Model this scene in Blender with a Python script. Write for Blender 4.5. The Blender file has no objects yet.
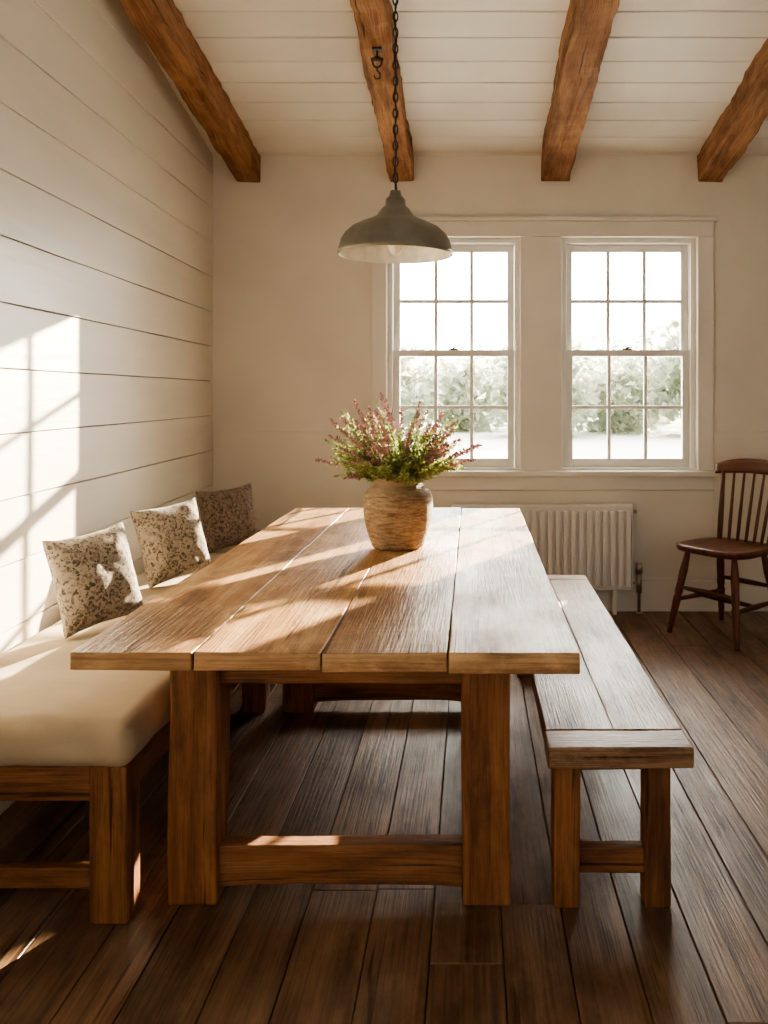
import bpy, math, random
from mathutils import Vector, noise, Euler
random.seed(7)
R = random.random
def U(a,b): return a+(b-a)*random.random()

# ------------------------------------------------------------------ mesh builder
class MB:
    def __init__(s): s.v=[];s.f=[];s.uv=[];s.r=[];s.m=[];s.sm=[]
    def face(s,idx,uvs,rnd,mat=0,smooth=False):
        s.f.append(idx); s.uv.append(uvs); s.r.append(rnd); s.m.append(mat); s.sm.append(smooth)
    def board(s,L,x,y,z,n=1,amp=0.0,mat=0,rnd=None,ampa=None,ampb=None,rough=.5):
        """box from ranges x,y,z ; long axis L ; n stations; amp = edge wobble"""
        rg=[x,y,z]; o=[a for a in (0,1,2) if a!=L]
        if L==1: o=[2,0]
        rnd = R() if rnd is None else rnd
        a,b=o; base=len(s.v)
        aa=amp if ampa is None else ampa; ab=amp if ampb is None else ampb
        c0=[(rg[a][0],rg[b][0]),(rg[a][1],rg[b][0]),(rg[a][1],rg[b][1]),(rg[a][0],rg[b][1])]
        seed=[U(0,500) for _ in range(8)]
        for i in range(n+1):
            t=i/n; l=rg[L][0]+(rg[L][1]-rg[L][0])*t
            for k,(pa,pb) in enumerate(c0):
                if amp:
                    pa+=aa*noise.noise(Vector((l*3.1,seed[k],0.3)))*1.6+aa*rough*noise.noise(Vector((l*14,seed[k],9)))
                    pb+=ab*noise.noise(Vector((l*3.1,seed[k+4],5.3)))*1.6+ab*rough*noise.noise(Vector((l*14,seed[k+4],2)))
                p=[0,0,0]; p[L]=l; p[a]=pa; p[b]=pb; s.v.append(tuple(p))
        wa=rg[a][1]-rg[a][0]; wb=rg[b][1]-rg[b][0]; per=[0,wa,wa+wb,2*wa+wb,2*wa+2*wb]
        for i in range(n):
            l0=rg[L][0]+(rg[L][1]-rg[L][0])*i/n; l1=rg[L][0]+(rg[L][1]-rg[L][0])*(i+1)/n
            for k in range(4):
                k2=(k+1)%4; A=base+i*4
                s.face((A+k,A+k2,A+4+k2,A+4+k),((l0,per[k]),(l0,per[k+1]),(l1,per[k+1]),(l1,per[k])),rnd,mat)
        if wb>=wa: cu=[(0,0),(0,wa),(wb,wa),(wb,0)]
        else: cu=[(0,0),(wa,0),(wa,wb),(0,wb)]
        s.face((base+3,base+2,base+1,base),tuple(cu[::-1]),rnd,mat)
        E=base+n*4
        s.face((E,E+1,E+2,E+3),tuple(cu),rnd,mat)
    def tube(s,pts,rad,n=10,mat=0,cap=True,rnd=None,closed=False):
        rnd=R() if rnd is None else rnd
        pts=[Vector(p) for p in pts]; m=len(pts); base=len(s.v)
        if not isinstance(rad,(list,tuple)): rad=[rad]*m
        prev=None; ln=0; lens=[]
        for i,p in enumerate(pts):
            if closed: t=pts[(i+1)%m]-pts[i-1]
            else: t=pts[min(i+1,m-1)]-pts[max(i-1,0)]
            t.normalize()
            if prev is None:
                up=Vector((0,0,1)) if abs(t.z)<.9 else Vector((1,0,0))
                u=t.cross(up).normalized()
            else:
                u=(prev-t*prev.dot(t)).normalized()
            prev=u; w=t.cross(u)
            if i: ln+=(pts[i]-pts[i-1]).length
            lens.append(ln)
            for k in range(n):
                a=2*math.pi*k/n
                s.v.append(tuple(p+(u*math.cos(a)+w*math.sin(a))*rad[i]))
        segs=m if closed else m-1
        for i in range(segs):
            j=(i+1)%m
            for k in range(n):
                k2=(k+1)%n; c=2*math.pi*max(rad)
                v0=c*k/n; v1=c*(k+1)/n; l0=lens[i]; l1=lens[j] if j else lens[i]+.01
                s.face((base+i*n+k,base+i*n+k2,base+j*n+k2,base+j*n+k),((l0,v0),(l0,v1),(l1,v1),(l1,v0)),rnd,mat,True)
        if cap and not closed:
            s.face(tuple(base+k for k in range(n))[::-1],tuple((0,0) for _ in range(n)),rnd,mat)
            s.face(tuple(base+(m-1)*n+k for k in range(n)),tuple((0,0) for _ in range(n)),rnd,mat)
    def lathe(s,c,prof,n=48,mat=0,mats=None,wob=0):
        base=len(s.v); m=len(prof)
        for i,(r,z) in enumerate(prof):
            for k in range(n):
                a=2*math.pi*k/n
                rr=r*(1+wob*noise.noise(Vector((math.cos(a)*1.5,math.sin(a)*1.5,z*12))))
                s.v.append((c[0]+rr*math.cos(a),c[1]+rr*math.sin(a),c[2]+z))
        for i in range(m-1):
            for k in range(n):
                k2=(k+1)%n
                s.face((base+i*n+k,base+i*n+k2,base+(i+1)*n+k2,base+(i+1)*n+k),
                       ((k/n,prof[i][1]),((k+1)/n,prof[i][1]),((k+1)/n,prof[i+1][1]),(k/n,prof[i+1][1])),.5,mats[i] if mats else mat,True)
    def grid(s,fn,nu,nv,mat=0,flip=False):
        base=len(s.v)
        for i in range(nu+1):
            for j in range(nv+1): s.v.append(tuple(fn(i/nu,j/nv)))
        for i in range(nu):
            for j in range(nv):
                q=(base+i*(nv+1)+j,base+(i+1)*(nv+1)+j,base+(i+1)*(nv+1)+j+1,base+i*(nv+1)+j+1)
                uv=((i/nu,j/nv),((i+1)/nu,j/nv),((i+1)/nu,(j+1)/nv),(i/nu,(j+1)/nv))
                if flip: q=q[::-1]; uv=uv[::-1]
                s.face(q,uv,.5,mat,True)
    def make(s,name,mats,parent=None,bevel=0,seg=2,post=None,sub=0,weld=False):
        if post: s.v=[tuple(post(*p)) for p in s.v]
        me=bpy.data.meshes.new(name); me.from_pydata(s.v,[],s.f)
        uvl=me.uv_layers.new(name='UVMap'); at=me.attributes.new('rnd','FLOAT','FACE')
        flat=[]
        for u in s.uv:
            for p in u: flat+= [p[0],p[1]]
        uvl.data.foreach_set('uv',flat)
        at.data.foreach_set('value',s.r)
        me.polygons.foreach_set('material_index',s.m)
        me.polygons.foreach_set('use_smooth',s.sm)
        for m in (mats if isinstance(mats,(list,tuple)) else [mats]): me.materials.append(m)
        me.update()
        ob=bpy.data.objects.new(name,me); bpy.context.scene.collection.objects.link(ob)
        if parent: ob.parent=parent
        if weld:
            w=ob.modifiers.new('w','WELD'); w.merge_threshold=.0005
        if bevel:
            b=ob.modifiers.new('b','BEVEL'); b.width=bevel; b.segments=seg; b.limit_method='ANGLE'; b.angle_limit=math.radians(40)
        if sub:
            d=ob.modifiers.new('s','SUBSURF'); d.levels=sub; d.render_levels=sub
        return ob
def empty(name,loc=(0,0,0),rz=0):
    e=bpy.data.objects.new(name,None); e.location=loc; e.rotation_euler=(0,0,rz); e.empty_display_size=.1
    bpy.context.scene.collection.objects.link(e); return e

# ------------------------------------------------------------------ materials
def newmat(name):
    m=bpy.data.materials.new(name); m.use_nodes=True; nt=m.node_tree
    return m,nt,nt.nodes['Principled BSDF']
def N(nt,t,**k):
    n=nt.nodes.new(t)
    for a,b in k.items(): setattr(n,a,b)
    return n
def ramp(nt,stops):
    r=N(nt,'ShaderNodeValToRGB'); el=r.color_ramp.elements
    while len(el)<len(stops): el.new(.5)
    for e,(p,c) in zip(el,stops): e.position=p; e.color=(*c,1) if len(c)==3 else c
    return r
def wood(name,dark,mid,light,rough=.45,su=1.6,sv=16,bump=.25,var=.35,stain=.35,spec=.4,pore=.55,crack=0.0,scuff=0.0):
    m,nt,b=newmat(name); L=nt.links.new
    uv=N(nt,'ShaderNodeUVMap'); at=N(nt,'ShaderNodeAttribute',attribute_name='rnd')
    sep=N(nt,'ShaderNodeSeparateXYZ'); L(uv.outputs[0],sep.inputs[0])
    z=N(nt,'ShaderNodeMath',operation='MULTIPLY'); L(at.outputs['Fac'],z.inputs[0]); z.inputs[1].default_value=47
    def coord(a,c):
        x=N(nt,'ShaderNodeMath',operation='MULTIPLY'); L(sep.outputs[0],x.inputs[0]); x.inputs[1].default_value=a
        y=N(nt,'ShaderNodeMath',operation='MULTIPLY'); L(sep.outputs[1],y.inputs[0]); y.inputs[1].default_value=c
        k=N(nt,'ShaderNodeCombineXYZ'); L(x.outputs[0],k.inputs[0]); L(y.outputs[0],k.inputs[1]); L(z.outputs[0],k.inputs[2]); return k
    c1=coord(su,sv); n1=N(nt,'ShaderNodeTexNoise'); n1.inputs['Scale'].default_value=1; n1.inputs['Detail'].default_value=7; n1.inputs['Roughness'].default_value=.62; n1.inputs['Distortion'].default_value=1.1
    L(c1.outputs[0],n1.inputs['Vector'])
    c2=coord(su*4,sv*14); n2=N(nt,'ShaderNodeTexNoise'); n2.inputs['Scale'].default_value=1; n2.inputs['Detail'].default_value=4
    L(c2.outputs[0],n2.inputs['Vector'])
    c3=coord(2.6,6); n3=N(nt,'ShaderNodeTexNoise'); n3.inputs['Scale'].default_value=1; n3.inputs['Detail'].default_value=8; n3.inputs['Roughness'].default_value=.68
    L(c3.outputs[0],n3.inputs['Vector'])
    r1=ramp(nt,[(.3,dark),(.5,mid),(.72,light)]); L(n1.outputs['Fac'],r1.inputs[0])
    r2=ramp(nt,[(.36,(.45,.45,.45)),(.52,(1,1,1))]); L(n2.outputs['Fac'],r2.inputs[0])
    mx=N(nt,'ShaderNodeMixRGB',blend_type='MULTIPLY'); mx.inputs[0].default_value=pore; L(r1.outputs[0],mx.inputs[1]); L(r2.outputs[0],mx.inputs[2])
    r3=ramp(nt,[(.32,(.38,.33,.30)),(.58,(1,1,1))]); L(n3.outputs['Fac'],r3.inputs[0])
    mx2=N(nt,'ShaderNodeMixRGB',blend_type='MULTIPLY'); mx2.inputs[0].default_value=stain; L(mx.outputs[0],mx2.inputs[1]); L(r3.outputs[0],mx2.inputs[2])
    ck=coord(2.0,7); vo=N(nt,'ShaderNodeTexVoronoi'); vo.inputs['Scale'].default_value=1; L(ck.outputs[0],vo.inputs['Vector'])
    rk=ramp(nt,[(.03,(.22,.15,.1)),(.13,(1,1,1))]); L(vo.outputs['Distance'],rk.inputs[0])
    mx3=N(nt,'ShaderNodeMixRGB',blend_type='MULTIPLY'); mx3.inputs[0].default_value=.8; L(mx2.outputs[0],mx3.inputs[1]); L(rk.outputs[0],mx3.inputs[2])
    c4=coord(1.3,38); n4=N(nt,'ShaderNodeTexNoise'); n4.inputs['Scale'].default_value=1; n4.inputs['Detail'].default_value=2; n4.inputs['Distortion'].default_value=.6; L(c4.outputs[0],n4.inputs['Vector'])
    r4=ramp(nt,[(.30,(.10,.06,.04)),(.34,(1,1,1))]); L(n4.outputs['Fac'],r4.inputs[0])
    mx4=N(nt,'ShaderNodeMixRGB',blend_type='MULTIPLY'); mx4.inputs[0].default_value=crack; L(mx3.outputs[0],mx4.inputs[1]); L(r4.outputs[0],mx4.inputs[2])
    c5=coord(5,9); n5=N(nt,'ShaderNodeTexNoise'); n5.inputs['Scale'].default_value=1; n5.inputs['Detail'].default_value=9; n5.inputs['Roughness'].default_value=.75; L(c5.outputs[0],n5.inputs['Vector'])
    r5=ramp(nt,[(.52,(0,0,0)),(.68,(scuff,)*3)]); L(n5.outputs['Fac'],r5.inputs[0])
    mx5=N(nt,'ShaderNodeMixRGB'); L(r5.outputs[0],mx5.inputs[0]); L(mx4.outputs[0],mx5.inputs[1]); mx5.inputs[2].default_value=(*[min(1,c*1.25+.04) for c in light],1)
    h=N(nt,'ShaderNodeHueSaturation'); L(mx5.outputs[0],h.inputs['Color'])
    mr=N(nt,'ShaderNodeMapRange'); L(at.outputs['Fac'],mr.inputs[0]); mr.inputs[3].default_value=1-var; mr.inputs[4].default_value=1+var
    L(mr.outputs[0],h.inputs['Value']); L(h.outputs[0],b.inputs['Base Color'])
    rr=N(nt,'ShaderNodeMapRange'); L(n3.outputs['Fac'],rr.inputs[0]); rr.inputs[1].default_value=.3; rr.inputs[2].default_value=.7; rr.inputs[3].default_value=rough+.14; rr.inputs[4].default_value=rough-.08
    L(rr.outputs[0],b.inputs['Roughness']); b.inputs['Specular IOR Level'].default_value=spec
    ad=N(nt,'ShaderNodeMath',operation='ADD'); L(n1.outputs['Fac'],ad.inputs[0]); L(n2.outputs['Fac'],ad.inputs[1])
    ad2=N(nt,'ShaderNodeMath',operation='ADD'); L(ad.outputs[0],ad2.inputs[0]); L(n3.outputs['Fac'],ad2.inputs[1])
    bp=N(nt,'ShaderNodeBump'); bp.inputs['Strength'].default_value=bump; bp.inputs['Distance'].default_value=.004; L(ad2.outputs[0],bp.inputs['Height']); L(bp.outputs[0],b.inputs['Normal'])
    return m
def paint(name,col,rough=.5,bump=.08,scale=18,var=.06,stretch=(1,1,1),rvar=0.1):
    m,nt,b=newmat(name); L=nt.links.new
    tc=N(nt,'ShaderNodeTexCoord'); mp=N(nt,'ShaderNodeMapping'); mp.inputs['Scale'].default_value=stretch; L(tc.outputs['Object'],mp.inputs[0])
    n=N(nt,'ShaderNodeTexNoise'); n.inputs['Scale'].default_value=scale; n.inputs['Detail'].default_value=6; L(mp.outputs[0],n.inputs['Vector'])
    n2=N(nt,'ShaderNodeTexNoise'); n2.inputs['Scale'].default_value=2.1; n2.inputs['Detail'].default_value=4; L(mp.outputs[0],n2.inputs['Vector'])
    r=ramp(nt,[(.3,tuple(c*(1-var) for c in col)),(.7,tuple(min(1,c*(1+var)) for c in col))]); L(n2.outputs['Fac'],r.inputs[0])
    at=N(nt,'ShaderNodeAttribute',attribute_name='rnd'); mr=N(nt,'ShaderNodeMapRange'); L(at.outputs['Fac'],mr.inputs[0]); mr.inputs[3].default_value=.97; mr.inputs[4].default_value=1.03
    h=N(nt,'ShaderNodeHueSaturation'); L(r.outputs[0],h.inputs['Color']); L(mr.outputs[0],h.inputs['Value']); L(h.outputs[0],b.inputs['Base Color'])
    b.inputs['Roughness'].default_value=rough
    bp=N(nt,'ShaderNodeBump'); bp.inputs['Strength'].default_value=bump; bp.inputs['Distance'].default_value=.01; L(n.outputs['Fac'],bp.inputs['Height']); L(bp.outputs[0],b.inputs['Normal'])
    return m
def simple(name,col,rough=.5,metal=0,noise_s=30,var=.15,bump=.1):
    m,nt,b=newmat(name); L=nt.links.new
    tc=N(nt,'ShaderNodeTexCoord'); n=N(nt,'ShaderNodeTexNoise'); n.inputs['Scale'].default_value=noise_s; n.inputs['Detail'].default_value=5; L(tc.outputs['Object'],n.inputs['Vector'])
    r=ramp(nt,[(.3,tuple(c*(1-var) for c in col)),(.7,tuple(min(1,c*(1+var)) for c in col))]); L(n.outputs['Fac'],r.inputs[0]); L(r.outputs[0],b.inputs['Base Color'])
    b.inputs['Roughness'].default_value=rough; b.inputs['Metallic'].default_value=metal
    bp=N(nt,'ShaderNodeBump'); bp.inputs['Strength'].default_value=bump; bp.inputs['Distance'].default_value=.002; L(n.outputs['Fac'],bp.inputs['Height']); L(bp.outputs[0],b.inputs['Normal'])
    return m

M_table=wood('table_wood',(.25,.115,.045),(.48,.265,.115),(.66,.43,.22),rough=.40,var=.10,bump=.7,crack=.9,stain=.65,scuff=.45,sv=12,pore=.45)
M_frame=wood('frame_wood',(.12,.045,.016),(.285,.115,.040),(.42,.195,.078),rough=.52,var=.1,bump=.5,crack=.75,stain=.65,scuff=.14)
M_bench=wood('bench_wood',(.17,.085,.04),(.36,.20,.10),(.54,.35,.20),rough=.36,var=.12,bump=.8,crack=.9,stain=.75,scuff=.35)
M_floor=wood('floor_wood',(.10,.055,.032),(.21,.12,.068),(.33,.205,.125),rough=.43,var=.20,su=.9,sv=10,bump=.6,spec=.5,stain=.75,crack=.75,scuff=.22)
M_beam=wood('beam_wood',(.15,.065,.027),(.35,.17,.075),(.50,.28,.14),rough=.75,var=.12,bump=1.0,crack=.85,stain=.8,scuff=.12)
M_chair=wood('chair_wood',(.065,.02,.01),(.15,.052,.025),(.23,.09,.045),rough=.38,var=.05,su=3,sv=30)
M_wall=paint('wall_plaster',(.76,.715,.63),.6,.05)
M_ship=paint('shiplap_paint',(.75,.71,.635),.34,.2,scale=9,stretch=(1,.5,3))
M_ceil=paint('ceiling_paint',(.79,.775,.73),.6,.1,scale=14)
M_trim=paint('trim_paint',(.79,.755,.685),.4,.03)
M_sash=paint('sash_paint',(.76,.75,.71),.35,.02)
M_gap=simple('gap_dark',(.09,.065,.045),.9)
M_rad=paint('radiator_enamel',(.84,.82,.77),.35,.01)
M_shade=simple('shade_metal',(.235,.22,.175),.38,.2,noise_s=14,var=.2,bump=.05)
M_inner=simple('shade_enamel',(.88,.86,.80),.3)
M_iron=simple('iron',(.07,.055,.045),.5,.6)
M_bulb=simple('bulb_glass',(.9,.87,.8),.15,0,var=.02,bump=0)
M_brass=simple('valve_brass',(.45,.40,.33),.35,.8)

def fabric(name,col,pattern=None):
    m,nt,b=newmat(name); L=nt.links.new
    tc=N(nt,'ShaderNodeTexCoord')
    w=N(nt,'ShaderNodeTexNoise'); w.inputs['Scale'].default_value=260; w.inputs['Detail'].default_value=2; L(tc.outputs['Object'],w.inputs['Vector'])
    w2=N(nt,'ShaderNodeTexNoise'); w2.inputs['Scale'].default_value=5; w2.inputs['Detail'].default_value=3; L(tc.outputs['Object'],w2.inputs['Vector'])
    r=ramp(nt,[(.3,tuple(c*.86 for c in col)),(.7,tuple(min(1,c*1.06) for c in col))]); L(w2.outputs['Fac'],r.inputs[0])
    out=r.outputs[0]
    if pattern:
        wn=N(nt,'ShaderNodeTexNoise'); wn.inputs['Scale'].default_value=60; wn.inputs['Detail'].default_value=4; L(tc.outputs['Object'],wn.inputs['Vector'])
        av=N(nt,'ShaderNodeMixRGB',blend_type='ADD'); av.inputs[0].default_value=.035; L(tc.outputs['Object'],av.inputs[1]); L(wn.outputs['Color'],av.inputs[2])
        v=N(nt,'ShaderNodeTexVoronoi',feature='F1'); v.inputs['Scale'].default_value=88; L(av.outputs[0],v.inputs['Vector'])
        rv=ramp(nt,[(.46,(1,1,1)),(.64,(.1,.1,.1))]); L(v.outputs['Distance'],rv.inputs[0])
        r4=ramp(nt,[(.25,pattern[0]),(.5,pattern[1]),(.72,pattern[2])]); L(v.outputs['Color'],r4.inputs[0])
        mx=N(nt,'ShaderNodeMixRGB'); L(rv.outputs[0],mx.inputs[0]); L(out,mx.inputs[1]); L(r4.outputs[0],mx.inputs[2]); out=mx.outputs[0]
    L(out,b.inputs['Base Color']); b.inputs['Roughness'].default_value=.9; b.inputs['Sheen Weight'].default_value=.1
    bp=N(nt,'ShaderNodeBump'); bp.inputs['Strength'].default_value=.25; bp.inputs['Distance'].default_value=.002; L(w.outputs['Fac'],bp.inputs['Height'])
    b2=N(nt,'ShaderNodeBump'); b2.inputs['Strength'].default_value=.35; b2.inputs['Distance'].default_value=.03; L(w2.outputs['Fac'],b2.inputs['Height']); L(bp.outputs[0],b2.inputs['Normal']); L(b2.outputs[0],b.inputs['Normal'])
    return m
M_cush=fabric('linen',(.47,.37,.25))
M_pil=fabric('printed_linen',(.43,.365,.285),((.09,.072,.056),(.18,.145,.112),(.33,.28,.22)))
M_pil2=fabric('printed_linen_dark',(.25,.195,.15),((.07,.05,.038),(.12,.088,.068),(.19,.145,.112)))

# ------------------------------------------------------------------ room
YB=5.25; XL=-1.6; TL=.0365; SL=.166; ZC=2.81
def wallx(y): return XL+TL*(YB-y)
mb=MB(); x=-1.9
while x<2.8:
    w=random.choice([.135,.155,.175,.195,.21]); y=-1.2-U(0,1.5)
    while y<5.45:
        l=U(2.8,4.8); y2=min(y+l,5.5)
        mb.board(1,(x+.0014,x+w-.0014),(y+.001,y2-.001),(-.03,0),n=1); y=y2
    x+=w
fl=mb.make('floor',[M_floor],bevel=.002,seg=1)
mb=MB(); mb.board(1,(-1.95,2.95),(-2.8,5.5),(-.08,-.031)); mb.make('subfloor',[M_gap],parent=fl)

mb=MB(); z=1.416-.213*7
while z<3.95:
    mb.board(1,(XL-.02,XL+U(-.0012,.0012)),(-1.2,YB),(max(z,0)+.002,z+.213-.0018),n=60,amp=.0010); z+=.213
lw=mb.make('wall_left',[M_ship],bevel=.0016,seg=1,post=lambda x,y,z:(x+TL*(YB-y),y,z))
mb=MB(); mb.board(1,(XL-.18,XL-.018),(-1.2,YB+.18),(0,3.95)); mb.make('wall_backing',[M_gap],parent=lw,post=lambda x,y,z:(x+TL*(YB-y),y,z))
mb=MB(); mb.board(1,(XL,XL+.016),(-1.2,YB),(0,.16)); mb.make('baseboard_left',[M_trim],bevel=.004,post=lambda x,y,z:(x+TL*(YB-y),y,z))
WX=[(-.525,.296),(.556,1.389)]; WZ=(.867,2.305)
mb=MB()
XR=2.7
def bb(x0,x1,z0,z1,y0=YB,y1=YB+.16): mb.board(0,(x0,x1),(y0,y1),(z0,z1),rnd=.5)
bb(XL-.02,WX[0][0],0,3.0); bb(WX[0][1],WX[1][0],WZ[0],WZ[1]); bb(WX[1][1],XR,0,3.0)
bb(WX[0][0],WX[1][1],0,WZ[0]); bb(WX[0][0],WX[1][1],WZ[1],3.0)
bw=mb.make('wall_back',[M_wall])
mb=MB()
for a,c in ((XL+.002,-.617),(1.488,XR)):
    bb(a,c,.0,1.103,YB-.012,YB)
bb(-.617,1.488,0,.74,YB-.012,YB)
mb.make('wainscot_panel',[M_wall],parent=bw,bevel=.003)
mb=MB(); bb(XL+.03,XR,0,.19,YB-.032,YB-.012); bb(XL+.03,XR,.19,.205,YB-.024,YB-.012); mb.make('baseboard_back',[M_trim],bevel=.004)
mb=MB(); mb.board(1,(XR,XR+.15),(-1.2,YB+.16),(0,3.95),rnd=.5); mb.make('wall_right',[M_wall])
mb=MB(); mb.board(1,(XR-.02,XR),(-1.2,YB-.04),(0,.2)); mb.make('baseboard_right',[M_trim],bevel=.004)
sl=lambda x,y,z:(x,y,z+SL*(YB-y))
mb=MB(); y=YB+.16
while y>-1.2:
    mb.board(0,(XL-.05,XR+.1),(y-.2+.003,y-.003),(ZC,ZC+.02),n=30,amp=.0015); y-=.2
ce=mb.make('ceiling',[M_ceil],bevel=.003,seg=1,post=sl)
mb=MB(); mb.board(1,(XL-.2,XR+.2),(-1.3,YB+.2),(ZC+.018,ZC+.12)); mb.make('ceiling_backing',[M_gap],parent=ce,post=sl)
for k,(xa,xb) in enumerate(((-1.45,-1.305),(-.506,-.36),(.425,.60),(1.39,1.55),(2.32,2.48))):
    mb=MB(); mb.board(1,(xa,xb),(-1.2,YB-.001),(ZC-.165,ZC+.0),n=130,amp=.008,rough=1.3)
    mb.make('ceiling_beam' if k==0 else 'ceiling_beam.%03d'%k,[M_beam],bevel=.008,seg=2,post=sl)

mb=MB(); y0,y1=YB-.022,YB
def tb(x0,x1,z0,z1,a=None,b=None,L=0): mb.board(L,(x0,x1),(a if a is not None else y0,b if b is not None else y1),(z0,z1),rnd=.5)
tb(-.617,-.525,.865,2.305,L=2); tb(1.389,1.488,.865,2.305,L=2); tb(.296,.556,.865,2.305,YB-.012,L=2)
tb(-.617,1.488,2.305,2.40); tb(-.635,1.506,2.40,2.425,YB-.04)
tr=mb.make('trim_1',[M_trim],bevel=.004)
mb=MB(); tb(-.65,1.52,.83,.865,YB-.065,YB+.0); tb(-.617,1.488,.745,.83,YB-.02)
mb.make('window_sill',[M_trim],bevel=.006)

mg,nt,b=newmat('window_glass')
nt.nodes.remove(b); o=nt.nodes['Material Output']
t=N(nt,'ShaderNodeBsdfTransparent'); t.inputs[0].default_value=(.97,.98,.97,1); g=N(nt,'ShaderNodeBsdfGlossy'); g.inputs['Roughness'].default_value=.03
fr=N(nt,'ShaderNodeFresnel'); fr.inputs[0].default_value=1.35; ms=N(nt,'ShaderNodeMixShader')
nt.links.new(fr.outputs[0],ms.inputs[0]); nt.links.new(t.outputs[0],ms.inputs[1]); nt.links.new(g.outputs[0],ms.inputs[2]); nt.links.new(ms.outputs[0],o.inputs[0])
for wi,(xa,xb) in enumerate(WX):
    e=empty('window_%d'%(wi+1),((xa+xb)/2,YB+.08,(WZ[0]+WZ[1])/2))
    cx,cz=(xa+xb)/2,(WZ[0]+WZ[1])/2
    off=lambda x,y,z:(x-cx,y-(YB+.08),z-cz)
    mb=MB()
    f=.03
    for r in ((xa,xa+f,WZ[0],WZ[1]),(xb-f,xb,WZ[0],WZ[1])): mb.board(2,(r[0],r[1]),(YB+.03,YB+.16),(r[2],r[3]),rnd=.5)
    mb.board(0,(xa+f,xb-f),(YB+.03,YB+.16),(WZ[1]-f,WZ[1]),rnd=.5); mb.board(0,(xa,xb),(YB+.0,YB+.17),(WZ[0]-.0,WZ[0]+.012),rnd=.5)
    mb.make('jamb',[M_sash],parent=e,bevel=.002,post=off)
    zm=1.59
    for nm,za,zb,ya in (('upper_sash',zm-.02,WZ[1]-f,YB+.10),('lower_sash',WZ[0]+.012,zm+.022,YB+.06)):
        mb=MB(); X0,X1=xa+f+.002,xb-f-.002; st=.042; yb=ya+.036
        top=.045 if nm=='upper_sash' else .04; bot=.04 if nm=='upper_sash' else .055
        mb.board(2,(X0,X0+st),(ya,yb),(za,zb),rnd=.5); mb.board(2,(X1-st,X1),(ya,yb),(za,zb),rnd=.5)
        mb.board(0,(X0+st,X1-st),(ya,yb),(zb-top,zb),rnd=.5); mb.board(0,(X0+st,X1-st),(ya,yb),(za,za+bot),rnd=.5)
        gx0,gx1,gz0,gz1=X0+st,X1-st,za+bot,zb-top
        for i in (1,2):
            xm=gx0+(gx1-gx0)*i/3; mb.board(2,(xm-.011,xm+.011),(ya+.006,yb-.004),(gz0,gz1),rnd=.5)
        zz=(gz0+gz1)/2; mb.board(0,(gx0,gx1),(ya+.007,yb-.005),(zz-.011,zz+.011),rnd=.5)
        mb.make(nm,[M_sash],parent=e,bevel=.003,post=off)
        mb=MB(); mb.board(2,(gx0,gx1),(ya+.016,ya+.019),(gz0,gz1)); mb.make(nm+'_glass',[mg],parent=e,post=off)
    mb=MB(); xm=(xa+xb)/2
    mb.tube([(xm-.03,YB+.075,zm+.026),(xm+.03,YB+.075,zm+.026)],.006); mb.tube([(xm,YB+.075,zm+.022),(xm,YB+.075,zm+.04)],[.012,.008]); mb.tube([(xm,YB+.075,zm+.038),(xm+.03,YB+.065,zm+.04)],.004)
    mb.make('sash_lock',[M_iron],parent=e,post=off)

# ------------------------------------------------------------------ dining table
e=empty('dining_table')
X0,X1,Y0,Y1=-.892,.240,1.876,4.29
mb=MB(); xs=[X0,X0+.274,X0+.558,X0+.839,X1]
for i in range(4):
    mb.board(1,(xs[i]+.0016,xs[i+1]-.0016),(Y0+U(-.008,.008),Y1+U(-.006,.006)),(.716+U(-.004,.004),.76+U(-.0012,.0012)),n=70,amp=.0026,ampb=.0014,rnd=[.2,.75,.45,.9][i])
mb.make('tabletop',[M_table],parent=e,bevel=.003,seg=3)
mb=MB(); lx=[(-.79,-.665),(-.025,.10)]; ly=[(2.21,2.33),(3.55,3.68)]
for a in lx:
    for c in ly: mb.board(2,a,c,(0,.711),n=24,amp=.004)
mb.make('legs',[M_frame],parent=e,bevel=.007,seg=3)
mb=MB()
for c in ly: mb.board(0,(-.665,-.025),(c[0]+.03,c[0]+.07),(.57,.711),n=12,amp=.002)
for a in lx: mb.board(1,(a[0]+.03,a[0]+.07),(2.33,3.55),(.58,.711),n=14,amp=.002)
for xg in xs[1:4]: mb.board(1,(xg-.03,xg+.03),(2.36,4.15),(.690,.711),n=6)
mb.make('apron',[M_frame],parent=e,bevel=.004)
mb=MB()
for c in ly:
    n0=len(mb.v)
    mb.board(0,(-.668,-.022),(c[0]+.025,c[0]+.085),(.035,.145),n=24,amp=.003)
    for i in range(n0,len(mb.v)):
        x,y,z=mb.v[i]; t=(x+.345)/.32
        if z<.09: mb.v[i]=(x,y,z+.008*max(0,1-t**4))
mb.make('stretchers',[M_frame],parent=e,bevel=.005)

# ------------------------------------------------------------------ loose bench
e=empty('wooden_bench')
bx0,bx1,by0,by1=.192,.553,2.12,4.16
mb=MB()
wd=(bx1-bx0)/2
for i in range(2): mb.board(1,(bx0+i*wd+.0005,bx0+(i+1)*wd-.0005),(by0+.115,by1-.115),(.398,.45+U(-.001,.001)),n=50,amp=.0015,rnd=.45+.1*i)
mb.board(0,(bx0-.002,bx1+.002),(by0,by0+.112),(.397,.451),n=10,amp=.0025,rnd=.55); mb.board(0,(bx0-.002,bx1+.002),(by1-.112,by1),(.397,.451),n=10,amp=.0025,rnd=.6)
mb.make('seat',[M_bench],parent=e,bevel=.005,seg=3)
mb=MB(); a,c=.212,.516
for y in (2.2,4.0-.0):
    mb.board(2,(a,a+.068),(y,y+.07),(0,.398),n=8,amp=.002); mb.board(2,(c-.068,c),(y,y+.07),(0,.398),n=8,amp=.002)
mb.make('legs',[M_frame],parent=e,bevel=.005)
mb=MB()
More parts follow.
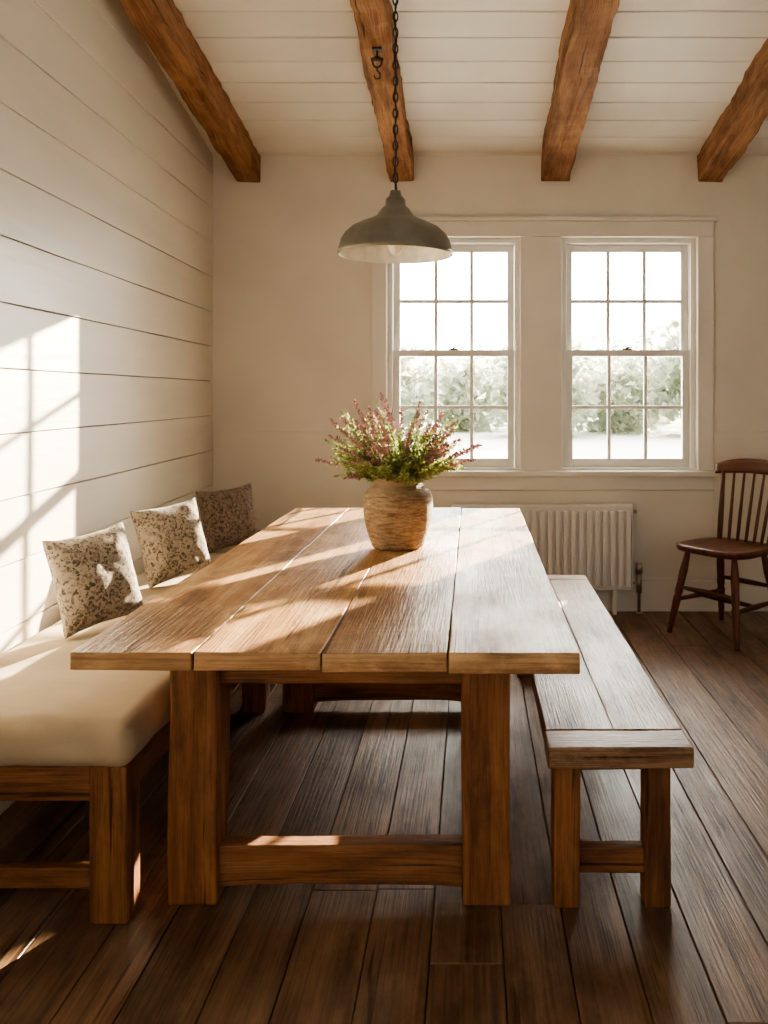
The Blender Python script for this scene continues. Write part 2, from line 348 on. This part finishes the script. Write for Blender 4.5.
for y in (2.2,4.0):
    mb.board(0,(a+.066,c-.066),(y+.015,y+.055),(.083,.15),n=8,amp=.0015); mb.board(0,(a+.066,c-.066),(y+.015,y+.05),(.352,.398),n=6,amp=.001)
for xx in (a+.016,c-.052): mb.board(1,(xx,xx+.036),(2.27,4.0),(.345,.397),n=12,amp=.0015)
mb.make('rails',[M_frame],parent=e,bevel=.004)

# ------------------------------------------------------------------ banquette with cushion
e=empty('banquette_bench')
fx=-.866
mb=MB()
for y in (2.13,3.55,4.95): mb.board(2,(fx-.095,fx),(y,y+.095),(0,.40),n=10,amp=.002)
for y in (2.13,3.55,4.95): mb.board(2,(wallx(y)+.022,wallx(y)+.10),(y,y+.09),(0,.40),n=10,amp=.002)
mb.make('legs',[M_frame],parent=e,bevel=.006,seg=3)
mb=MB()
mb.board(1,(fx-.06,fx-.015),(2.225,4.95),(.30,.40),n=20,amp=.002)
for y in (2.15,4.97): mb.board(0,(wallx(y)+.1,fx-.095),(y,y+.045),(.30,.40),n=8,amp=.002)
mb.board(0,(wallx(2.17)+.1,fx-.095),(2.165,2.2),(.07,.125),n=8,amp=.002)
mb.board(0,(wallx(5.0)+.1,fx-.095),(4.98,5.02),(.07,.125),n=8,amp=.002)
for i in range(7):
    xa=-1.44+i*.08; mb.board(1,(xa,xa+.07),(2.17,5.04),(.375,.398),n=2)
mb.make('rails',[M_frame],parent=e,bevel=.004)
mb=MB()
def rounded(mb,cx,cy,cz,hx,hy,hz,rad,nx,ny,nz,post):
    def pt(a,b,c):
        p=Vector((a*hx,b*hy,c*hz)); q=Vector((max(-hx+rad,min(hx-rad,p.x)),max(-hy+rad,min(hy-rad,p.y)),max(-hz+rad,min(hz-rad,p.z))))
        d=p-q
        if d.length>1e-9: p=q+d.normalized()*rad
        return post(cx+p.x,cy+p.y,cz+p.z)
    def ease(t): return math.sin((t-.5)*math.pi)
    for sgn in (-1,1):
        mb.grid(lambda u,v:pt(ease(u),ease(v),sgn),nx,ny,flip=sgn<0)
        mb.grid(lambda u,v:pt(ease(u),sgn,ease(v)),nx,nz,flip=sgn>0)
        mb.grid(lambda u,v:pt(sgn,ease(u),ease(v)),ny,nz,flip=sgn<0)
CW=.36
def cpost(x,y,z):
    t=(x+CW)/(2*CW); xl=wallx(y)+.02; xr=fx+.015
    X=xl+(xr-xl)*t
    s=1-abs(2*t-1)**3; q=1-abs((y-3.59)/1.5)**10
    k=(z-.40)/.12
    Z=z+.009*s*max(q,0)*max(0,k)+.006*noise.noise(Vector((X*6,y*5,1)))*max(0,k)
    side=.012*math.sin(max(0,min(1,k))*math.pi)
    if t>.9: X+=side+.008*noise.noise(Vector((y*11,Z*20,3)))
    Y=y-(side*1.3+.012*noise.noise(Vector((X*12,Z*22,3))) if y<2.2 else 0)
    return X,Y,Z
rounded(mb,0,3.59,.461,CW,1.49,.061,.040,44,120,12,cpost)
cush=mb.make('seat_cushion',[M_cush],parent=e,weld=True)
ctop=max(v.co.z for v in cush.data.vertices)

def pillow(name,loc,w,h,T,mat,rz,lean,roll):
    mb=MB()
    def fn(sg):
        def f(u,v):
            a=math.sin((u-.5)*math.pi); c=math.sin((v-.5)*math.pi)
            x=w/2*a*(1-.09*(1-c*c)); z=h/2*c*(1-.09*(1-a*a))
            t=T/2*(max(0,1-a**4)*max(0,1-c**4))**.5
            t*=1+.12*noise.noise(Vector((a*1.6+loc[1],c*1.6,sg)))
            return x,sg*t+.004*noise.noise(Vector((x*25,z*25,loc[1]))),z+.004*noise.noise(Vector((x*14,0,z*14+loc[1])))
        return f
    mb.grid(fn(-1),36,36); mb.grid(fn(1),36,36,flip=True)
    q=Euler((0,0,rz)).to_quaternion() @ Euler((lean,0,0)).to_quaternion() @ Euler((0,roll,0)).to_quaternion()
    def pp(x,y,z): return tuple(q@Vector((x,y,z)))
    ob=mb.make(name,[mat],post=pp)
    zmin=min(v.co.z for v in ob.data.vertices)
    ob.location=(loc[0],loc[1],ctop+.0005-zmin)
    return ob
pillow('throw_pillow',(-1.285,2.90,0),.30,.33,.13,M_pil,math.radians(56),math.radians(-16),math.radians(-5))
pillow('throw_pillow.001',(-1.275,3.62,0),.31,.33,.13,M_pil,math.radians(52),math.radians(-17),math.radians(-5))
pillow('throw_pillow.002',(-1.25,4.38,0),.31,.32,.13,M_pil2,math.radians(42),math.radians(-16),math.radians(-4))

# ------------------------------------------------------------------ pot with flowers
m,nt,b=newmat('stoneware'); L=nt.links.new
tc=N(nt,'ShaderNodeTexCoord'); mp=N(nt,'ShaderNodeMapping'); mp.inputs['Scale'].default_value=(11,11,55); L(tc.outputs['Object'],mp.inputs[0])
n1=N(nt,'ShaderNodeTexNoise'); n1.inputs['Scale'].default_value=1.8; n1.inputs['Detail'].default_value=10; n1.inputs['Roughness'].default_value=.8; L(mp.outputs[0],n1.inputs['Vector'])
r=ramp(nt,[(.36,(.10,.06,.034)),(.46,(.26,.17,.10)),(.55,(.40,.29,.18)),(.68,(.62,.50,.35))]); L(n1.outputs['Fac'],r.inputs[0]); 
sx=N(nt,'ShaderNodeSeparateXYZ'); L(tc.outputs['Object'],sx.inputs[0]); mr=N(nt,'ShaderNodeMapRange'); L(sx.outputs[2],mr.inputs[0]); mr.inputs[1].default_value=.19; mr.inputs[2].default_value=.235; mr.inputs[4].default_value=.75
mx=N(nt,'ShaderNodeMixRGB'); L(mr.outputs[0],mx.inputs[0]); L(r.outputs[0],mx.inputs[1]); mx.inputs[2].default_value=(.34,.26,.16,1); L(mx.outputs[0],b.inputs['Base Color'])
b.inputs['Roughness'].default_value=.7
bp=N(nt,'ShaderNodeBump'); bp.inputs['Strength'].default_value=1; bp.inputs['Distance'].default_value=.008; L(n1.outputs['Fac'],bp.inputs['Height']); L(bp.outputs[0],b.inputs['Normal'])
M_pot=m
def leafmat(name,c,c2,tl=.4):
    m,nt,b=newmat(name); L=nt.links.new
    at=N(nt,'ShaderNodeAttribute',attribute_name='rnd'); r=ramp(nt,[(0,c),(1,c2)]); L(at.outputs['Fac'],r.inputs[0]); L(r.outputs[0],b.inputs['Base Color']); b.inputs['Roughness'].default_value=.55
    tr=N(nt,'ShaderNodeBsdfTranslucent'); L(r.outputs[0],tr.inputs[0]); ms=N(nt,'ShaderNodeMixShader'); ms.inputs[0].default_value=tl
    L(b.outputs[0],ms.inputs[1]); L(tr.outputs[0],ms.inputs[2]); L(ms.outputs[0],nt.nodes['Material Output'].inputs[0]); return m
M_leaf=leafmat('leaf_green',(.15,.21,.07),(.42,.47,.18)); M_stem=leafmat('stem_green',(.16,.13,.06),(.24,.22,.1)); M_pink=leafmat('blossom_pink',(.36,.18,.20),(.66,.44,.43))
e=empty('potted_flowers',(-.276,3.17,.7645))
mb=MB()
mb.lathe((0,0,0),[(.001,0),(.088,0),(.096,.006),(.104,.03),(.117,.07),(.126,.11),(.130,.15),(.128,.18),(.120,.203),(.105,.220),(.092,.229),(.089,.238),(.091,.247),(.098,.256),(.100,.264),(.096,.271),(.088,.270),(.083,.255),(.082,.235),(.10,.2),(.10,.17)],n=64,wob=.02)
mb.lathe((0,0,0),[(.10,.205),(.05,.212),(.001,.213)],n=32,mat=1)
mb.make('stoneware_pot',[M_pot,M_gap],parent=e)
ms_=MB(); ml=MB(); mf=MB()
def leaf(mb,p,d,l,w,rnd):
    d=d.normalized(); s=d.cross(Vector((U(-1,1),U(-1,1),U(-1,1)))).normalized()*w/2; nrm=d.cross(s).normalized()*w*.25
    b=len(mb.v)
    for q in (p,p+d*l*.45+s+nrm,p+d*l,p+d*l*.45-s+nrm,p+d*l*.5): mb.v.append(tuple(q))
    mb.face((b,b+1,b+4),((0,0),(1,0),(1,1)),rnd); mb.face((b+1,b+2,b+4),((0,0),(1,0),(1,1)),rnd); mb.face((b+2,b+3,b+4),((0,0),(1,0),(1,1)),rnd); mb.face((b+3,b,b+4),((0,0),(1,0),(1,1)),rnd)
def bud(mb,p,r,rnd):
    b=len(mb.v)
    for q in ((r,0,0),(-r,0,0),(0,r,0),(0,-r,0),(0,0,r*1.2),(0,0,-r*1.2)): mb.v.append((p[0]+q[0],p[1]+q[1],p[2]+q[2]))
    for f in ((0,2,4),(2,1,4),(1,3,4),(3,0,4),(2,0,5),(1,2,5),(3,1,5),(0,3,5)): mb.face(tuple(b+i for i in f),((0,0),(1,0),(1,1)),rnd)
NS=215
for i in range(NS):
    az=U(0,2*math.pi); pol=math.radians(6+68*math.sqrt(R())); pink=R()<(.44 if pol<.9 else .2)
    ln=U(.22,.345)*(1.0-.24*(pol/1.3))
    if pink: ln*=1.06
    d=Vector((math.sin(pol)*math.cos(az),math.sin(pol)*math.sin(az),math.cos(pol)))
    st=Vector((math.cos(az)*U(0,.055),math.sin(az)*U(0,.055),.21))
    P=[]; bend=U(-.02,.06)
    side=Vector((U(-1,1),U(-1,1),0))*.05
    for k in range(9):
        t=k/8
        dd=Vector((d.x*(t**1.25),d.y*(t**1.25),d.z*t+ .15*t*(1-t)*math.sin(pol)))
        P.append(st+Vector((0,0,.04*t))+dd*ln-Vector((0,0,bend*t*t))+side*t*t)
    ms_.tube(P,[.002-.0014*k/8 for k in range(9)],n=4,cap=False)
    K=26
    for k in range(K):
        t=.28+.72*k/K; f=t*8; a=int(min(f,7)); q=P[a].lerp(P[a+1],f-a); ax=(P[a+1]-P[a]).normalized()
        out=(ax*.7+Vector((U(-1,1),U(-1,1),U(-.6,1)))*.8)
        if pink and t>.66:
            for _ in range(3): bud(mf,q+Vector((U(-1,1),U(-1,1),U(-1,1)))*.018*(1.25-t),U(.003,.0055),R())
            if R()<.5: leaf(mf,q,out,.014,.007,R())
        else:
            leaf(ml,q,out,U(.018,.036)*(1.2-.5*t),U(.006,.012),R())
            if R()<.6: leaf(ml,q,-out+ax*1.5,U(.015,.03)*(1.2-.5*t),U(.006,.011),R())
ms_.make('stems',[M_stem],parent=e); ml.make('leaves',[M_leaf],parent=e); mf.make('blossoms',[M_pink],parent=e)

# ------------------------------------------------------------------ pendant lamp
lx_,ly_,lz_=-.27,3.0,1.824
e=empty('pendant_lamp',(lx_,ly_,lz_))
mb=MB()
mb.lathe((0,0,0),[(.2,.0),(.2035,.002),(.2035,.014),(.199,.024),(.192,.050),(.178,.073),(.155,.094),(.124,.110),(.092,.123),(.068,.135),(.057,.150),(.049,.162),(.042,.169),(.036,.174),(.034,.196),(.026,.204),(.021,.210),(.018,.226),(.006,.229),(.0005,.229)],n=72)
mb.make('shade',[M_shade],parent=e)
mb=MB(); mb.lathe((0,0,0),[(.2,0),(.197,.014),(.188,.046),(.174,.068),(.151,.089),(.12,.104),(.08,.118),(.0005,.122)],n=72); mb.make('shade_inner',[M_inner],parent=e)
mb=MB(); mb.lathe((0,0,0),[(.0005,-.0),(.012,.003),(.024,.016),(.029,.034),(.025,.055),(.016,.072),(.014,.08)],n=24); mb.make('bulb',[M_bulb],parent=e)
mb=MB(); mb.lathe((0,0,0),[(.017,.07),(.02,.075),(.02,.119)],n=24); mb.make('socket',[M_iron],parent=e)
mb=MB(); ztop=ZC+SL*(YB-ly_)-lz_
z=.229; k=0
while z<ztop-.02:
    P=[]
    for a in range(12):
        t=2*math.pi*a/12; u=math.cos(t)*.0085; w=math.sin(t)*.018
        P.append((u if k%2 else 0, 0 if k%2 else u, z+.014+w))
    mb.tube(P,.0028,n=6,closed=True); z+=.0285; k+=1
cord=[(.004*math.sin(i*.9),.006*math.cos(i*.9),.2+(ztop-.21)*i/60) for i in range(61)]
mb.tube(cord,.0028,n=6)
mb.lathe((0,0,ztop-.025),[(.045,.03),(.045,.018),(.03,.005),(.006,0),(.0005,0)],n=24)
mb.make('chain',[M_iron],parent=e)
hy=3.81; hz=ZC-.165+SL*(YB-hy)
e=empty('beam_hook',(-.425,hy,hz))
mb=MB(); mb.board(2,(-.022,.022),(-.022,.022),(-.012,.006)); mb.tube([(0,0,-.005),(0,0,-.035),(.012,0,-.05)],.005,n=8)
mb.tube([(.0+.020*math.cos(t),0,-.062+.024*math.sin(t)) for t in [i*math.pi/8 for i in range(16)]],.005,n=6,closed=True)
mb.tube([(-.028,0,-.05),(.028,0,-.05)],.008,n=8)
mb.tube([(0,0,-.085),(0,0,-.10),(.015,0,-.115),(.012,0,-.135),(-.006,0,-.138),(-.014,0,-.122)],.0045,n=8)
mb.make('iron_hook',[M_iron],parent=e,bevel=.002)

# ------------------------------------------------------------------ radiator
e=empty('radiator')
rx0,rx1,rz0,rz1=-.12,.965,.15,.662
mb=MB()
mb.board(0,(rx0,rx1),(5.135,5.15),(rz0,rz1),rnd=.5); mb.board(0,(rx0,rx1),(5.195,5.205),(rz0,rz1),rnd=.5)
n=int((rx1-rx0)/.047)
p=(rx1-rx0)/n
for i in range(n):
    xa=rx0+i*p; mb.board(2,(xa+.009,xa+p-.009),(5.108,5.14),(rz0+.03,rz1-.03),rnd=.5)
mb.board(0,(rx0-.004,rx1+.004),(5.118,5.208),(rz1-.012,rz1+.004),rnd=.5)
mb.board(2,(rx0-.006,rx0+.002),(5.122,5.208),(rz0,rz1),rnd=.5); mb.board(2,(rx1-.002,rx1+.006),(5.122,5.208),(rz0,rz1),rnd=.5)
mb.make('panel',[M_rad],parent=e,bevel=.005,seg=3)
mb=MB()
for x in (rx0+.1,rx1-.1): mb.board(2,(x-.015,x+.015),(5.19,5.236),(rz0+.05,rz1-.05)); mb.board(2,(x-.012,x+.012),(5.14,5.2),(0,rz0+.01))
mb.make('brackets',[M_rad],parent=e,bevel=.002)
mb=MB()
mb.tube([(rx1,5.165,.19),(rx1+.045,5.165,.19),(rx1+.05,5.165,.17),(rx1+.05,5.165,0)],.009,n=10)
mb.tube([(rx1+.05,5.165,.13),(rx1+.05,5.165,.25)],[.016,.016],n=14); mb.tube([(rx1+.05,5.165,.25),(rx1+.05,5.165,.31)],[.024,.02],n=16)
mb.tube([(rx1,5.165,.62),(rx1+.035,5.165,.62)],[.012,.012],n=12)
mb.tube([(rx1+.05,5.165,0.0),(rx1+.05,5.165,.012)],[.028,.022],n=16)
mb.tube([(rx0,5.165,.19),(rx0-.04,5.165,.19),(rx0-.045,5.165,.17),(rx0-.045,5.165,0)],.009,n=10)
mb.make('valve',[M_brass],parent=e)

# ------------------------------------------------------------------ windsor chair
e=empty('windsor_chair',(1.415,4.73,0),math.radians(-52))
SH=.495
mb=MB()
def outline(t):
    a=2*math.pi*t; c,s_=math.cos(a),math.sin(a)
    x=.232*math.copysign(abs(c)**.55,c); y=.222*math.copysign(abs(s_)**.6,s_)
    x*=1-.06*(y/.215)
    return x,y
n=56; rings=[(.0,-.036),(.9,-.036),(.97,-.03),(1,-.012),(.99,0),(.93,.004),(.8,-.002),(.6,-.009),(.3,-.012),(.0,-.012)]
base=len(mb.v)
for (k,z) in rings:
    for i in range(n):
        x,y=outline(i/n); kk=max(k,.01); mb.v.append((x*kk,y*kk,SH+z))
for j in range(len(rings)-1):
    for i in range(n):
        i2=(i+1)%n
        q=[base+j*n+i,base+j*n+i2,base+(j+1)*n+i2,base+(j+1)*n+i]
        mb.face(tuple(q),tuple((mb.v[a][1],mb.v[a][0]) for a in q),.5,0,True)
mb.make('seat',[M_chair],parent=e)
mb=MB()
tops=[(-.15,-.14),(.15,-.14),(-.14,.14),(.14,.14)]; bots=[(-.22,-.22),(.22,-.22),(-.2,.235),(.2,.235)]
def lp(i,t): 
    a,b_=Vector((*tops[i],SH-.03)),Vector((*bots[i],0)); return a.lerp(b_,t)
for i in range(4):
    ts=[0,.1,.25,.4,.5,.55,.58,.62,.75,.9,1]; rr=[.014,.018,.023,.021,.023,.018,.023,.022,.019,.016,.014]
    mb.tube([lp(i,t) for t in ts],rr,n=14)
def st(a,b_,r=.012):
    mb.tube([a.lerp(b_,t) for t in (0,.2,.5,.8,1)],[r*.7,r,r*1.3,r,r*.7],n=10)
st(lp(0,.6),lp(2,.6)); st(lp(1,.6),lp(3,.6)); st((lp(0,.6)+lp(2,.6))/2,(lp(1,.6)+lp(3,.6))/2); st(lp(2,.42),lp(3,.42)); st(lp(0,.45),lp(1,.45))
mb.make('legs',[M_chair],parent=e)
mb=MB(); TOPZ=.92
def crest(t,z):
    return Vector((.225*t,.275-.035*t*t*1.0+ .03*(z-TOPZ)*3,z))
for t in (-.86,-.57,-.29,0,.29,.57,.86):
    bx=.185*t; by=.18-.03*t*t
    r=.015 if abs(t)>.8 else .009
    top=crest(t,TOPZ-.04)
    mb.tube([Vector((bx,by,SH-.02)).lerp(top,q) for q in (0,.3,.6,1)],[r,r*1.15,r,r*.8],n=10)
mb.make('spindles',[M_chair],parent=e)
mb=MB()
def cr(sg):
    def f(u,v):
        t=(u*2-1)*1.08; hgt=.085*(1-.25*abs(t)**3); z=TOPZ-.055+hgt*v+.012*(1-t*t)
        th=.011*math.sqrt(max(0.0,1-(2*v-1)**4)*max(0.0,1-(abs(t)/1.08)**10))
        p=crest(t,z); p.y+=sg*th; return p
    return f
mb.grid(cr(-1),30,8); mb.grid(cr(1),30,8,flip=True)
mb.make('crest_rail',[M_chair],parent=e,weld=True)

# ------------------------------------------------------------------ outside
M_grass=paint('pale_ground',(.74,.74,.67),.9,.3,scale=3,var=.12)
M_fol=leafmat('hazed_foliage',(.48,.52,.42),(.62,.65,.54),.5)  # distance haze put into the leaf colour by paling it
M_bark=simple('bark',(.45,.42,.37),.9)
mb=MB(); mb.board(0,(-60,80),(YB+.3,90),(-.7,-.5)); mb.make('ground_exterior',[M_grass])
def tree(name,x,y,h,w):
    e=empty(name,(x,y,-.5)); mb=MB()
    mb.tube([(0,0,0),(.05,0,h*.4),(0,0,h*.8)],[w*.04,w*.03,w*.012],n=8); 
    for i in range(7): a=U(0,6.3); mb.tube([(0,0,h*U(.25,.6)),(math.cos(a)*w*.4,math.sin(a)*w*.4,h*U(.65,.95))],[w*.015,w*.004],n=6)
    mb.make('trunk',[M_bark],parent=e)
    mb=MB()
    for i in range(1500):
        a=U(0,2*math.pi); c=U(-1,1); r=U(.3,1)**.6; s_=math.sqrt(1-c*c)
        p=Vector((math.cos(a)*s_*r*w*.5,math.sin(a)*s_*r*w*.5,h*.52+c*r*h*.46))
        p+=Vector((noise.noise(p*.9),noise.noise(p*.9+Vector((9,9,9))),noise.noise(p*.9+Vector((3,7,9)))))*w*.25
        p.z=max(p.z,.1)
        leaf(mb,p,Vector((U(-1,1),U(-1,1),U(-1,.5))),.55,.42,R())
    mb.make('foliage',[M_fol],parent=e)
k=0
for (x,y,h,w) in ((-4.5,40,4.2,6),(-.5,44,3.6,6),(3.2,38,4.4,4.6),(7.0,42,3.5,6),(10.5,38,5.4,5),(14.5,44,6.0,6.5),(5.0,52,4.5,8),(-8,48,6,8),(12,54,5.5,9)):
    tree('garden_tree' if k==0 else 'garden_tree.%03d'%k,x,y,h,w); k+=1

# ------------------------------------------------------------------ light
AZ,EL=math.radians(27.7),math.radians(14.2)
sd=Vector((math.sin(AZ)*math.cos(EL),math.cos(AZ)*math.cos(EL),math.sin(EL)))
l=bpy.data.lights.new('sun','SUN'); l.energy=34; l.angle=math.radians(.6); l.color=(1,.82,.60)
o=bpy.data.objects.new('sun',l); o.rotation_mode='QUATERNION'; o.rotation_quaternion=sd.to_track_quat('Z','Y'); o.location=(6,12,5); bpy.context.scene.collection.objects.link(o)
w=bpy.data.worlds.new('World'); bpy.context.scene.world=w; w.use_nodes=True; nt=w.node_tree; L=nt.links.new
bg=nt.nodes['Background']; tc=N(nt,'ShaderNodeTexCoord'); dp=N(nt,'ShaderNodeVectorMath',operation='DOT_PRODUCT'); L(tc.outputs['Generated'],dp.inputs[0]); dp.inputs[1].default_value=(.25,.95,.17)
mr=N(nt,'ShaderNodeMapRange',interpolation_type='SMOOTHSTEP'); L(dp.outputs['Value'],mr.inputs[0]); mr.inputs[1].default_value=-.3; mr.inputs[2].default_value=1; mr.inputs[3].default_value=.38; mr.inputs[4].default_value=14
L(mr.outputs[0],bg.inputs[1])
mc=N(nt,'ShaderNodeMapRange'); L(dp.outputs['Value'],mc.inputs[0]); mc.inputs[1].default_value=-.5
mx=N(nt,'ShaderNodeMixRGB'); L(mc.outputs[0],mx.inputs[0]); mx.inputs[1].default_value=(.96,.94,.90,1); mx.inputs[2].default_value=(1,.965,.90,1); L(mx.outputs[0],bg.inputs[0])

# ------------------------------------------------------------------ camera
cd=bpy.data.cameras.new('camera'); cam=bpy.data.objects.new('camera',cd); bpy.context.scene.collection.objects.link(cam)
cam.location=(0,0,1.33); cam.rotation_euler=(math.radians(90),0,0)
cd.sensor_fit='AUTO'; cd.sensor_width=36; cd.lens=850/1024*36
cd.shift_x=(384-472)/1024; cd.shift_y=(395-512)/1024; cd.clip_end=300
bpy.context.scene.camera=cam
sc=bpy.context.scene
sc.view_settings.view_transform='AgX'; sc.view_settings.look='AgX - Medium High Contrast'; sc.view_settings.exposure=.9
